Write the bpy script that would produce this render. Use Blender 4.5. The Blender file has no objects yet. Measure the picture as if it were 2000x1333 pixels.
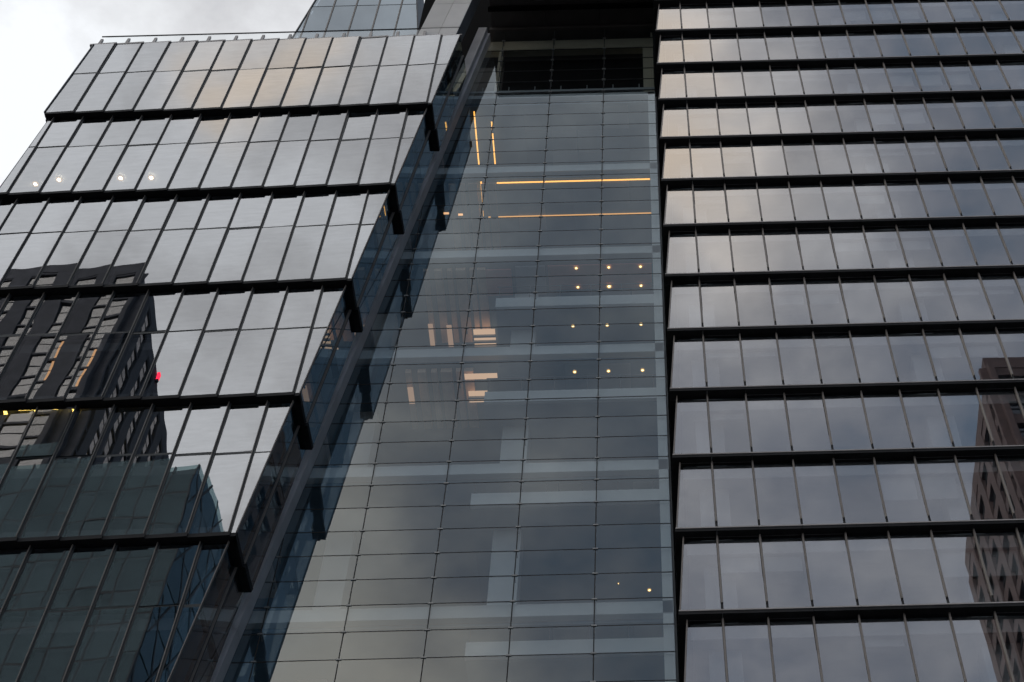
import bpy, math, random
from mathutils import Matrix, Vector
random.seed(7)
S = bpy.context.scene
COL = S.collection
R = math.radians
Z0 = 1.7                       # camera height; "h" below is height above the camera

# ------------------------------------------------------------------ camera
cam = bpy.data.cameras.new('camera')
cam.sensor_width = 36.0
cam.lens = 59.1
cam.shift_x = -0.13535
cam.shift_y = 0.0004
cam.clip_start = 0.1
cam.clip_end = 2500
co = bpy.data.objects.new('camera', cam)
COL.objects.link(co)
co.matrix_world = Matrix.Translation((0, 0, Z0)) @ Matrix.Rotation(R(90 + 54.5), 4, 'X') @ Matrix.Rotation(R(-1.461), 4, 'Z')
S.camera = co

# ------------------------------------------------------------------ sky and sun
SUN_EL, SUN_AZ = R(11), R(-100)          # low sun behind the clouds, over on the left
w = bpy.data.worlds.new('World')
S.world = w
w.use_nodes = True
nt = w.node_tree
for n in list(nt.nodes):
    nt.nodes.remove(n)


def N(t, typ, **kw):
    n = t.nodes.new(typ)
    for k, v in kw.items():
        setattr(n, k, v)
    return n


def L(t, a, b):
    t.links.new(a, b)


def math_node(t, op, a, b=None, clamp=False):
    m = N(t, 'ShaderNodeMath', operation=op, use_clamp=clamp)
    for i, v in enumerate((a, b)):
        if v is None:
            continue
        if isinstance(v, (int, float)):
            m.inputs[i].default_value = v
        else:
            L(t, v, m.inputs[i])
    return m.outputs[0]


def ramp(t, fac, stops, interp='LINEAR'):
    r = N(t, 'ShaderNodeValToRGB')
    r.color_ramp.interpolation = interp
    e = r.color_ramp.elements
    while len(e) < len(stops):
        e.new(0.5)
    for el, (p, c) in zip(e, stops):
        el.position = p
        el.color = (*c, 1)
    L(t, fac, r.inputs[0])
    return r.outputs[0]


def mixc(t, fac, a, b):
    m = N(t, 'ShaderNodeMix', data_type='RGBA')
    for sock, v in ((m.inputs[0], fac), (m.inputs[6], a), (m.inputs[7], b)):
        if isinstance(v, (int, float)):
            sock.default_value = v
        elif isinstance(v, tuple):
            sock.default_value = (*v, 1)
        else:
            L(t, v, sock)
    return m.outputs[2]


tc = N(nt, 'ShaderNodeTexCoord')
sep = N(nt, 'ShaderNodeSeparateXYZ')
L(nt, tc.outputs['Generated'], sep.inputs[0])
sky = N(nt, 'ShaderNodeTexSky', sky_type='NISHITA')
sky.sun_disc = False
sky.sun_elevation = SUN_EL
sky.sun_rotation = SUN_AZ
bg_sky = N(nt, 'ShaderNodeBackground')
L(nt, sky.outputs[0], bg_sky.inputs[0])
bg_sky.inputs[1].default_value = 0.10
# cloud sheet: noise over the direction, flattened so the clouds spread towards the horizon
mp = N(nt, 'ShaderNodeMapping')
mp.inputs['Scale'].default_value = (1.0, 1.0, 1.6)
mp.inputs['Location'].default_value = (0.9, 2.3, 0.4)
L(nt, tc.outputs['Generated'], mp.inputs[0])


def cloud_noise(scale, detail, rough):
    n = N(nt, 'ShaderNodeTexNoise')
    n.inputs['Scale'].default_value = scale
    n.inputs['Detail'].default_value = detail
    n.inputs['Roughness'].default_value = rough
    L(nt, mp.outputs[0], n.inputs['Vector'])
    return n.outputs['Fac']


big = cloud_noise(2.6, 2, 0.5)
mid = cloud_noise(10.0, 6, 0.58)
warm = cloud_noise(4.6, 3, 0.5)
# thinner, brighter cloud towards the sunset side (-X), thick grey-blue cloud on the other
west = math_node(nt, 'MULTIPLY', sep.outputs[0], -1.9)
b1 = math_node(nt, 'MULTIPLY', math_node(nt, 'SUBTRACT', big, 0.5), 0.7)
b2 = math_node(nt, 'MULTIPLY', math_node(nt, 'SUBTRACT', mid, 0.5), 1.5)
b3 = math_node(nt, 'MULTIPLY', math_node(nt, 'SUBTRACT', warm, 0.5), 0.45)
# ragged-edged cloud breaks: the direction is shaken by noise before measuring the distance to a break
shk = N(nt, 'ShaderNodeTexNoise')
shk.inputs['Scale'].default_value = 6.0
shk.inputs['Detail'].default_value = 4
L(nt, tc.outputs['Generated'], shk.inputs['Vector'])
sh1 = N(nt, 'ShaderNodeVectorMath', operation='SUBTRACT')
L(nt, shk.outputs['Color'], sh1.inputs[0])
sh1.inputs[1].default_value = (0.5, 0.5, 0.5)
sh2 = N(nt, 'ShaderNodeVectorMath', operation='SCALE')
L(nt, sh1.outputs[0], sh2.inputs[0])
sh2.inputs['Scale'].default_value = 0.22
sh3 = N(nt, 'ShaderNodeVectorMath', operation='ADD')
L(nt, tc.outputs['Generated'], sh3.inputs[0])
L(nt, sh2.outputs[0], sh3.inputs[1])


def cloud_break(d, r):
    m = N(nt, 'ShaderNodeVectorMath', operation='DISTANCE')
    L(nt, sh3.outputs[0], m.inputs[0])
    m.inputs[1].default_value = d
    x = math_node(nt, 'DIVIDE', m.outputs['Value'], r)
    return math_node(nt, 'EXPONENT', math_node(nt, 'MULTIPLY', math_node(nt, 'MULTIPLY', x, x), -1.0))


def total(*v):
    o = v[0]
    for q in v[1:]:
        o = math_node(nt, 'ADD', o, q)
    return o


def times(v, k):
    return math_node(nt, 'MULTIPLY', v, k)


warm1 = math_node(nt, 'MAXIMUM', cloud_break((0.006, -0.405, 0.914), 0.056), cloud_break((-0.005, -0.33, 0.944), 0.055))
warm2 = cloud_break((-0.240, -0.325, 0.915), 0.030)
grey1 = cloud_break((0.106, -0.473, 0.875), 0.055)
grey2 = cloud_break((0.02, -0.60, 0.80), 0.06)
dark1 = cloud_break((-0.055, -0.615, 0.785), 0.10)
dark2 = cloud_break((-0.005, -0.71, 0.70), 0.095)
light1 = cloud_break((-0.17, -0.70, 0.69), 0.12)
dens = total(west, 0.35, b1, b2, b3, times(warm1, 1.15), times(warm2, .25), times(grey1, .22), times(grey2, .20), times(dark1, -.52), times(dark2, -.42), times(light1, .42))
cloud_col = ramp(nt, math_node(nt, 'ADD', times(dens, 0.7), 0.2), [(0.0, (0.13, 0.19, 0.27)), (0.2, (0.295, 0.32, 0.375)), (0.40, (0.42, 0.435, 0.475)), (0.61, (0.64, 0.645, 0.665)), (0.80, (0.81, 0.825, 0.85)), (0.92, (0.94, 0.965, 1.0))])
wf = math_node(nt, 'ADD', times(warm1, 1.0), times(warm2, .85), True)
wf = math_node(nt, 'ADD', wf, times(light1, .75), True)
fin = mixc(nt, wf, cloud_col, mixc(nt, math_node(nt, 'MULTIPLY', dens, 1.0, True), (0.42, 0.40, 0.42), (1.15, 0.97, 0.78)))
bg_cl = N(nt, 'ShaderNodeBackground')
L(nt, fin, bg_cl.inputs[0])
bg_cl.inputs[1].default_value = 1.0
ms = N(nt, 'ShaderNodeMixShader')
ms.inputs[0].default_value = 0.93
L(nt, bg_sky.outputs[0], ms.inputs[1])
L(nt, bg_cl.outputs[0], ms.inputs[2])
wo = N(nt, 'ShaderNodeOutputWorld')
L(nt, ms.outputs[0], wo.inputs[0])

sun = bpy.data.lights.new('sun', 'SUN')
sun.energy = 0.6
sun.angle = R(14)
sun.color = (1.0, 0.86, 0.7)
so = bpy.data.objects.new('sun', sun)
COL.objects.link(so)
sd = Vector((math.sin(SUN_AZ) * math.cos(SUN_EL), math.cos(SUN_AZ) * math.cos(SUN_EL), math.sin(SUN_EL)))
so.rotation_euler = sd.to_track_quat('Z', 'Y').to_euler()

S.view_settings.view_transform = 'Standard'
S.view_settings.look = 'None'
S.view_settings.exposure = 0.16
S.view_settings.gamma = 1.0
S.view_settings.use_curve_mapping = False
S.render.engine = 'CYCLES'
S.cycles.max_bounces = 10
S.cycles.glossy_bounces = 5
S.cycles.transparent_max_bounces = 24
S.cycles.diffuse_bounces = 4
S.cycles.sample_clamp_indirect = 4.0
S.cycles.caustics_reflective = False
S.cycles.caustics_refractive = False


# ------------------------------------------------------------------ materials
def base_mat(name):
    m = bpy.data.materials.new(name)
    m.use_nodes = True
    t = m.node_tree
    for n in list(t.nodes):
        t.nodes.remove(n)
    out = N(t, 'ShaderNodeOutputMaterial')
    return m, t, out


def solid(name, col, rough=0.6, metal=0.0, var=0.12, scale=3.0, bump=0.0, spec=0.5):
    """plain surface with a little uneven colour and roughness"""
    m, t, out = base_mat(name)
    p = N(t, 'ShaderNodeBsdfPrincipled')
    c = N(t, 'ShaderNodeTexCoord')
    oi = N(t, 'ShaderNodeObjectInfo')
    add = N(t, 'ShaderNodeVectorMath', operation='ADD')
    L(t, c.outputs['Object'], add.inputs[0])
    sc = N(t, 'ShaderNodeVectorMath', operation='SCALE')
    L(t, oi.outputs['Location'], sc.inputs[0])
    sc.inputs['Scale'].default_value = 0.37
    L(t, sc.outputs[0], add.inputs[1])
    nz = N(t, 'ShaderNodeTexNoise')
    nz.inputs['Scale'].default_value = scale
    nz.inputs['Detail'].default_value = 6
    L(t, add.outputs[0], nz.inputs['Vector'])
    lo = tuple(x * (1 - var) for x in col)
    hi = tuple(min(1, x * (1 + var)) for x in col)
    base = ramp(t, nz.outputs['Fac'], [(0.3, lo), (0.7, hi)])
    tint = math_node(t, 'ADD', math_node(t, 'MULTIPLY', oi.outputs['Random'], 0.16), 0.92)
    mul = N(t, 'ShaderNodeVectorMath', operation='SCALE')
    L(t, base, mul.inputs[0])
    L(t, tint, mul.inputs['Scale'])
    L(t, mul.outputs[0], p.inputs['Base Color'])
    p.inputs['Metallic'].default_value = metal
    p.inputs['Specular IOR Level'].default_value = spec
    rr = math_node(t, 'ADD', math_node(t, 'MULTIPLY', nz.outputs['Fac'], 0.2), rough - 0.1)
    L(t, rr, p.inputs['Roughness'])
    if bump:
        b = N(t, 'ShaderNodeBump')
        b.inputs['Strength'].default_value = bump
        b.inputs['Distance'].default_value = 0.02
        L(t, nz.outputs['Fac'], b.inputs['Height'])
        L(t, b.outputs[0], p.inputs['Normal'])
    L(t, p.outputs[0], out.inputs[0])
    return m


def glass(name, r0, refl_tint, trans_tint, wave=0.0016, wave_scale=0.55, rough=0.0, streak=0.0, fres=1.0):
    """coated facade glass: a mirror share that grows at grazing angles over a tinted see-through share;
    the sheet is slightly wavy, each pane in its own way"""
    m, t, out = base_mat(name)
    c = N(t, 'ShaderNodeTexCoord')
    oi = N(t, 'ShaderNodeObjectInfo')
    off = N(t, 'ShaderNodeCombineXYZ')
    L(t, math_node(t, 'MULTIPLY', oi.outputs['Random'], 91.0), off.inputs[0])
    L(t, math_node(t, 'MULTIPLY', oi.outputs['Random'], 37.0), off.inputs[1])
    add = N(t, 'ShaderNodeVectorMath', operation='ADD')
    L(t, c.outputs['Object'], add.inputs[0])
    L(t, off.outputs[0], add.inputs[1])
    nz = N(t, 'ShaderNodeTexNoise')
    nz.inputs['Scale'].default_value = wave_scale
    nz.inputs['Detail'].default_value = 0.5
    L(t, add.outputs[0], nz.inputs['Vector'])
    b = N(t, 'ShaderNodeBump')
    b.inputs['Strength'].default_value = 1.0
    b.inputs['Distance'].default_value = wave
    hgt = nz.outputs['Fac']
    # fine dust and run-down streaks: vary how clean the mirror is
    st = N(t, 'ShaderNodeTexNoise')
    st.inputs['Scale'].default_value = 1.0
    st.inputs['Detail'].default_value = 7
    mpp = N(t, 'ShaderNodeMapping')
    mpp.inputs['Scale'].default_value = (1.2, 1.2, 6.0)
    L(t, add.outputs[0], mpp.inputs[0])
    L(t, mpp.outputs[0], st.inputs['Vector'])
    L(t, hgt, b.inputs['Height'])
    g = N(t, 'ShaderNodeBsdfGlossy')
    g.inputs['Roughness'].default_value = rough
    clean = math_node(t, 'ADD', math_node(t, 'MULTIPLY', st.outputs['Fac'], streak), 1 - streak * 0.5)
    pane = math_node(t, 'ADD', math_node(t, 'MULTIPLY', oi.outputs['Random'], 0.15), 0.925)
    tint = N(t, 'ShaderNodeVectorMath', operation='SCALE')
    tint.inputs[0].default_value = refl_tint
    L(t, math_node(t, 'MULTIPLY', clean, pane), tint.inputs['Scale'])
    L(t, tint.outputs[0], g.inputs['Color'])
    L(t, b.outputs[0], g.inputs['Normal'])
    tr = N(t, 'ShaderNodeBsdfTransparent')
    lw = N(t, 'ShaderNodeLayerWeight')
    lw.inputs['Blend'].default_value = 0.5
    f5 = math_node(t, 'POWER', lw.outputs['Facing'], 5.0)
    fac = math_node(t, 'ADD', math_node(t, 'MULTIPLY', f5, (1 - r0) * fres), r0)
    geo = N(t, 'ShaderNodeNewGeometry')
    L(t, mixc(t, geo.outputs['Backfacing'], trans_tint, (1.0, 1.0, 1.0)), tr.inputs[0])   # tint once per sheet
    front = math_node(t, 'SUBTRACT', 1.0, geo.outputs['Backfacing'])
    fac = math_node(t, 'MULTIPLY', fac, front)
    mx = N(t, 'ShaderNodeMixShader')
    L(t, fac, mx.inputs[0])
    L(t, tr.outputs[0], mx.inputs[1])
    L(t, g.outputs[0], mx.inputs[2])
    L(t, mx.outputs[0], out.inputs[0])
    return m


def emit(name, col, strength):
    m, t, out = base_mat(name)
    e = N(t, 'ShaderNodeEmission')
    e.inputs[0].default_value = (*col, 1)
    e.inputs[1].default_value = strength
    L(t, e.outputs[0], out.inputs[0])
    return m


M = {
    'glass_right': glass('glass_right', 0.40, (0.97, 0.975, 1.0), (0.66, 0.69, 0.72), 0.0016, 0.5, streak=0.10),
    'glass_left': glass('glass_left', 0.40, (0.98, 0.985, 1.0), (0.52, 0.55, 0.56), 0.0034, 0.45, streak=0.24),
    'glass_return': glass('glass_return', 0.46, (0.86, 0.95, 1.0), (0.55, 0.64, 0.70), 0.0012, 0.5, fres=0.6),
    'glass_atrium': glass('glass_atrium', 0.195, (0.87, 0.965, 1.0), (0.85, 0.93, 0.965), 0.0005, 0.6),
    'glass_clear': glass('glass_clear', 0.06, (1, 1, 1), (0.93, 0.95, 0.95), 0.0003, 0.5),
    'glass_far': glass('glass_far', 0.36, (0.82, 0.92, 1.0), (0.30, 0.36, 0.42), 0.0015, 0.5, streak=0.06),
    'glass_teal': glass('glass_teal', 0.075, (0.68, 0.92, 1.0), (0.3, 0.4, 0.4), 0.002, 0.3),
    'glass_teal_side': glass('glass_teal_side', 0.15, (0.70, 0.92, 1.0), (0.3, 0.4, 0.4), 0.002, 0.3),
    'window_dim': glass('window_dim', 0.12, (0.9, 0.95, 1.0), (0.3, 0.3, 0.3), 0.003, 0.3),
    'window_dark': glass('window_dark', 0.38, (1.0, 0.93, 0.86), (0.5, 0.55, 0.55), 0.002, 0.3),
    'dark_metal': solid('dark_metal', (0.026, 0.027, 0.030), 0.6, 0.0, 0.3, 1.5, spec=0.2),
    'black_seal': solid('black_seal', (0.016, 0.018, 0.020), 0.55, 0.0, 0.2, 2.0),
    'seam_metal': solid('seam_metal', (0.022, 0.030, 0.036), 0.4, 0.0, 0.2, 2.0),
    'bronze': solid('bronze', (0.27, 0.248, 0.23), 0.5, 0.0, 0.12, 3.0),
    'bright_trim': solid('bright_trim', (0.50, 0.48, 0.47), 0.45, 0.1, 0.1, 3.0),
    'joint': solid('joint', (0.028, 0.032, 0.034), 0.6, 0.0, 0.2, 2.0),
    'steel': solid('steel', (0.32, 0.33, 0.33), 0.35, 0.7, 0.1, 6.0),
    'channel': solid('channel', (0.66, 0.66, 0.67), 0.5, 0.0, 0.14, 0.8),
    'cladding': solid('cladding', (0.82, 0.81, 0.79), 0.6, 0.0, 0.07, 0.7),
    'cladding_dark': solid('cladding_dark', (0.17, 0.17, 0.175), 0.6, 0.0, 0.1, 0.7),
    'soffit_dark': solid('soffit_dark', (0.075, 0.068, 0.066), 0.7, 0.0, 0.2, 0.8),
    'beige': solid('beige', (0.46, 0.41, 0.31), 0.7, 0.0, 0.1, 0.8),
    'black': solid('black', (0.008, 0.008, 0.009), 0.8, 0.0, 0.2, 1.0, spec=0.05),
    'white_paint': solid('white_paint', (0.72, 0.735, 0.73), 0.7, 0.0, 0.05, 0.6),
    'grey_paint': solid('grey_paint', (0.42, 0.44, 0.46), 0.75, 0.0, 0.10, 0.5),
    'blue_wall': solid('blue_wall', (0.10, 0.17, 0.24), 0.8, 0.0, 0.2, 0.3),
    'hall_ceiling': solid('hall_ceiling', (0.17, 0.25, 0.32), 0.8, 0.0, 0.2, 0.3),
    'ceiling_grey': solid('ceiling_grey', (0.50, 0.52, 0.55), 0.8, 0.0, 0.16, 0.35),
    'return_fill': solid('return_fill', (0.46, 0.62, 0.72), 0.8, 0.0, 0.2, 0.5),
    'red_wall': solid('red_wall', (0.72, 0.27, 0.24), 0.8, 0.0, 0.15, 0.6),
    'room_wall': solid('room_wall', (0.5, 0.52, 0.54), 0.8, 0.0, 0.25, 0.25),
    'wood': solid('wood', (0.80, 0.56, 0.40), 0.6, 0.0, 0.2, 1.5),
    'brick_dark': solid('brick_dark', (0.125, 0.120, 0.128), 0.85, 0.0, 0.3, 0.9),
    'brick_red': solid('brick_red', (0.150, 0.098, 0.088), 0.85, 0.0, 0.3, 0.9),
    'frame_dark': solid('frame_dark', (0.03, 0.035, 0.04), 0.5, 0.0, 0.2, 1.0),
    'asphalt': solid('asphalt', (0.05, 0.05, 0.052), 0.9, 0.0, 0.3, 1.2, 0.3),
    'pavement': solid('pavement', (0.25, 0.245, 0.235), 0.85, 0.0, 0.15, 0.8, 0.2),
    'led': emit('led', (1.0, 0.43, 0.075), 1.9),
    'led_dim': emit('led_dim', (1.0, 0.45, 0.12), 0.9),
    'led_bright': emit('led_bright', (1.0, 0.66, 0.14), 8.0),
    'led_soft': emit('led_soft', (1.0, 0.50, 0.22), 1.15),
    'downlight': emit('downlight', (1.0, 0.74, 0.30), 3.6),
    'glow_ring': emit('glow_ring', (1.0, 0.50, 0.12), 0.7),
    'downlight_white': emit('downlight_white', (1.0, 0.86, 0.62), 14.0),
    'lit_blind': emit('lit_blind', (1.0, 0.56, 0.28), 1.0),
    'lit_room': emit('lit_room', (1.0, 0.60, 0.36), 0.62),
    'lit_slot': emit('lit_slot', (1.0, 0.58, 0.36), 0.30),
    'beacon': emit('beacon', (1.0, 0.03, 0.08), 3.0),
}


# ------------------------------------------------------------------ mesh helpers
class MB:
    """collects boxes and prisms into one mesh; each face may use a material of its own"""

    def __init__(self):
        self.v, self.f, self.mi, self.mats = [], [], [], []

    def slot(self, mat):
        if mat not in self.mats:
            self.mats.append(mat)
        return self.mats.index(mat)

    def hexa(self, p, mat):
        """p: 8 corners, bottom ring then top ring, both counter-clockwise seen from above"""
        b = len(self.v)
        self.v += [tuple(q) for q in p]
        s = self.slot(mat)
        for q in ((3, 2, 1, 0), (4, 5, 6, 7), (0, 1, 5, 4), (1, 2, 6, 5), (2, 3, 7, 6), (3, 0, 4, 7)):
            self.f.append(tuple(b + i for i in q))
            self.mi.append(s)
        return self

    def box(self, x0, x1, y0, y1, z0, z1, mat):
        return self.hexa([(x0, y0, z0), (x1, y0, z0), (x1, y1, z0), (x0, y1, z0),
                          (x0, y0, z1), (x1, y0, z1), (x1, y1, z1), (x0, y1, z1)], mat)

    def sheet(self, poly, off, mat, edge=None):
        """a slab: polygon of 3-D points seen counter-clockwise from the front, pushed back by off"""
        b = len(self.v)
        n = len(poly)
        self.v += [tuple(q) for q in poly]
        self.v += [tuple(Vector(q) + Vector(off)) for q in poly]
        s = self.slot(mat)
        self.f.append(tuple(range(b, b + n)))
        self.mi.append(s)
        self.f.append(tuple(range(b + 2 * n - 1, b + n - 1, -1)))
        self.mi.append(s)
        e = self.slot(edge or mat)
        for i in range(n):
            j = (i + 1) % n
            self.f.append((b + j, b + i, b + n + i, b + n + j))
            self.mi.append(e)
        return self

    def mesh(self, name):
        me = bpy.data.meshes.new(name)
        me.from_pydata(self.v, [], self.f)
        for k in self.mats:
            me.materials.append(M[k])
        me.polygons.foreach_set('material_index', self.mi)
        me.update()
        return me


def link(name, me, parent=None, loc=(0, 0, 0), rot=None, kind=None, label=None):
    o = bpy.data.objects.new(name, me)
    COL.objects.link(o)
    if parent is not None:
        o.parent = parent
    o.location = loc
    if rot is not None:
        o.rotation_euler = rot
    if kind:
        o['kind'] = kind
    if label:
        o['label'] = label
    return o


def thing(name, label, cat, loc=(0, 0, 0), group=None, me=None):
    o = bpy.data.objects.new(name, me)
    COL.objects.link(o)
    o.location = loc
    o['label'] = label
    o['category'] = cat
    if group:
        o['group'] = group
    return o


def boxpart(name, parent, x0, x1, y0, y1, z0, z1, mat, kind=None):
    cx, cy, cz = (x0 + x1) / 2, (y0 + y1) / 2, (z0 + z1) / 2
    me = MB().box(x0 - cx, x1 - cx, y0 - cy, y1 - cy, z0 - cz, z1 - cz, mat).mesh(name)
    return link(name, me, parent, (cx, cy, cz), kind=kind)


def clip(poly, a, b, c):
    """keep the part of a 2-D polygon where a*x + b*z <= c"""
    out = []
    for i in range(len(poly)):
        p, q = poly[i], poly[(i + 1) % len(poly)]
        dp, dq = a * p[0] + b * p[1] - c, a * q[0] + b * q[1] - c
        if dp <= 0:
            out.append(p)
        if (dp < 0 < dq) or (dq < 0 < dp):
            k = dp / (dp - dq)
            out.append((p[0] + k * (q[0] - p[0]), p[1] + k * (q[1] - p[1])))
    return out


def jit(a=0.10):
    return R(random.gauss(0, a))


FL = 4.107          # storey height
BAY = 1.5135        # facade bay

# ------------------------------------------------------------------ ground
gm = MB().box(-900, 900, -900, 900, -0.4, 0.0, 'asphalt').mesh('street')
link('street', gm, kind='structure')
pm = MB().box(-60, 60, 32.0, 39.0, 0.0, 0.14, 'pavement').mesh('pavement')
link('pavement', pm, kind='structure')
pm = MB().box(-60, 60, -9.0, -2.0, 0.0, 0.14, 'pavement').mesh('pavement')
link('pavement', pm, kind='structure')

# ================================================================== right wing
rw = thing('office_wing', 'long facade of shingled grey panes in single storey rows with bronze fins', 'building', (0.73, 40, 0))
OX, OY = 0.73, 40.0


def rloc(x, y, z):
    return (x - OX, y - OY, z)


NB = 15
X1 = 2.173                                   # first fin
rows_r = list(range(-2, 13))
LEAN = 0.24                                  # how far the top of a pane sits back
SILL = 0.17                                  # depth of the dark band below a pane
PH = FL - SILL                               # pane height
gw = BAY - 0.085
pane_me = MB().sheet([(-gw / 2, 0, 0), (gw / 2, 0, 0), (gw / 2, LEAN, PH), (-gw / 2, LEAN, PH)], (0, 0.03, 0), 'glass_right', 'bright_trim').mesh('window_pane')
# fin: bronze cover strip standing proud of the glass, black seal behind, dark foot
fm = MB()
for (xa, xb, ya, yb, za, zb, mt) in ((-0.030, 0.030, -0.075, 0.0, 0.36, PH + 0.0, 'bronze'), (-0.055, 0.055, 0.004, 0.12, 0.0, PH + 0.0, 'black_seal')):
    k = LEAN / PH
    fm.hexa([(xa, ya + k * za, za), (xb, ya + k * za, za), (xb, yb + k * za, za), (xa, yb + k * za, za),
             (xa, ya + k * zb, zb), (xb, ya + k * zb, zb), (xb, yb + k * zb, zb), (xa, yb + k * zb, zb)], mt)
fm.hexa([(-0.022, -0.035, 0.02), (0.022, -0.035, 0.02), (0.022, 0.0, 0.02), (-0.022, 0.0, 0.02),
         (-0.022, -0.035 + .02, 0.35), (0.022, -0.035 + .02, 0.35), (0.022, 0.02, 0.35), (-0.022, 0.02, 0.35)], 'dark_metal')
fin_me = fm.mesh('fin')
sof_me = MB().box(-BAY / 2 + 0.006, BAY / 2 - 0.006, -0.05, 0.40, -SILL, -0.035, 'dark_metal').mesh('soffit_panel')
for k in rows_r:
    zb = 85.65 - FL * k + Z0
    # first, trapezoid pane and its edge post
    xl, xr = OX + 0.05, X1 - 0.045
    me = MB().sheet([(0, 0, 0), (xr - xl, 0, 0), (xr - xl, LEAN, PH), (LEAN * .95, LEAN, PH)], (0, 0.03, 0), 'glass_right', 'bright_trim').mesh('window_pane')
    link('window_pane', me, rw, rloc(xl, 40.0, zb), (jit(.08), 0, jit(.08)))
    pm = MB()
    pm.hexa([(-0.05, -0.06, 0), (0.0, -0.06, 0), (0.0, 0.03, 0), (-0.05, 0.03, 0),
             (-0.05 + LEAN * .95, LEAN - 0.06, PH), (LEAN * .95, LEAN - 0.06, PH), (LEAN * .95, LEAN + 0.03, PH), (-0.05 + LEAN * .95, LEAN + 0.03, PH)], 'bronze')
    link('corner_post', pm.mesh('corner_post'), rw, rloc(xl, 40.0, zb))
    for b in range(NB):
        x = X1 + BAY * b
        link('fin', fin_me, rw, rloc(x, 40.0, zb))
        if b < NB - 1:
            link('window_pane', pane_me, rw, rloc(x + BAY / 2, 40.0, zb), (jit(.08), 0, jit(.08)))
            link('soffit_panel', sof_me, rw, rloc(x + BAY / 2, 40.0, zb))
    # corner soffit, bright trim, slab, ceiling and the shingled side cladding
    xe = X1 + BAY * (NB - 1)
    link('soffit_panel', MB().box(OX - 0.03, X1 - 0.006, 39.95, 40.40, -SILL, -0.035, 'dark_metal').mesh('soffit_panel'), rw, rloc(0, 0, zb))
    link('sill_trim', MB().box(OX - 0.02, xe, 39.93, 39.985, -0.034, 0.022, 'bright_trim').mesh('sill_trim'), rw, rloc(0, 0, zb))
    link('floor_slab', MB().box(OX + 0.5, xe, 40.45, 47.0, -0.85, -0.25, 'ceiling_grey').mesh('floor_slab'), rw, rloc(0, 0, zb))
    sm = MB()
    sm.hexa([(OX, 40.06, 0), (OX + 0.12, 40.06, 0), (OX + 0.12, 43.95, 0), (OX, 43.95, 0),
             (OX + LEAN, 40.06 + LEAN, PH), (OX + LEAN + .12, 40.06 + LEAN, PH), (OX + LEAN + .12, 43.95, PH), (OX + LEAN, 43.95, PH)], 'dark_metal')
    link('side_cladding', sm.mesh('side_cladding'), rw, rloc(0, 0, zb))
    link('side_soffit', MB().box(OX - 0.03, OX + 0.45, 40.425, 43.97, -SILL, -0.035, 'dark_metal').mesh('side_soffit'), rw, rloc(0, 0, zb))
    # white board added behind the top of the glass to lighten the dark strip
    link('fill_board', MB().box(OX + .35, xe, 40.425, 40.445, PH - .72, PH - .01, 'white_paint').mesh('fill_board'), rw, rloc(0, 0, zb))
    # things inside that show faintly: columns, blinds pulled down to different heights
zlo, zhi = 85.65 - FL * 12 + Z0 - 1, 85.65 + FL * 3 + Z0
boxpart('back_wall', rw, OX - OX + .5, xe - OX, 7.0, 7.3, zlo, zhi, 'room_wall')
for xc in (2.22, 11.3, 20.4):
    boxpart('column', rw, xc - .55 - OX, xc + .55 - OX, 1.0, 2.0, zlo, zhi, 'white_paint')
boxpart('end_wall', rw, xe - OX + .02, xe - OX + .3, 0.3, 12, 0, zhi, 'dark_metal')
boxpart('core_wall', rw, .02, xe - OX, 9, 9.4, 0, zhi, 'dark_metal')
blind_me = {}
for hgt in (0.5, 0.9, 1.4):
    blind_me[hgt] = MB().box(-.66, .66, 0.0, 0.02, PH - .55 - hgt, PH - .55, 'white_paint').mesh('blind')
for k in rows_r:
    zb = 85.65 - FL * k + Z0
    b = 0
    while b < NB - 1:
        if random.random() < .30:
            hgt = random.choice((0.5, 0.9, 1.4))
            for q in range(random.choice((1, 2, 3))):
                if b + q < NB - 1:
                    link('blind', blind_me[hgt], rw, rloc(X1 + BAY * (b + q + .5), 40.62, zb))
            b += 3
        b += 1

# ================================================================== left wing
lw = thing('glass_wing', 'grey glass block in double storey rows whose right edge slants down and inward', 'building', (-20, 40, 0))
LX, LY = -20.0, 40.0


def lloc(x, y, z):
    return (x - LX, y - LY, z)


def corner_x(h):
    return -9.94 - 0.1215 * (85.9 - h)


S0 = -29.30                                   # a seam
ROWH = 8.18
TR = 4.67                                     # height of the transom above the sill
LSILL = 0.20
YAW = 0.068                                   # right edge of each panel stands proud
LEAN_L = 0.25
seam = 0.105
rows_l = list(range(0, 8))


def pane_pt(lx, lz, extra=0.0):
    """point of a tilted, turned panel; lx from its left seam, lz above its sill"""
    return (lx, -YAW * lx / BAY + LEAN_L * lz / (ROWH - LSILL) + extra, lz)


def left_edge(lz):
    return -30.86 + 0.30 * lz / (ROWH - LSILL)


def right_edge(zb_h, lz):
    # straight slant at the sills, drawn in towards the top of each row
    return corner_x(zb_h + lz) - 0.02 - 0.24 * lz / (ROWH - LSILL)


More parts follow.
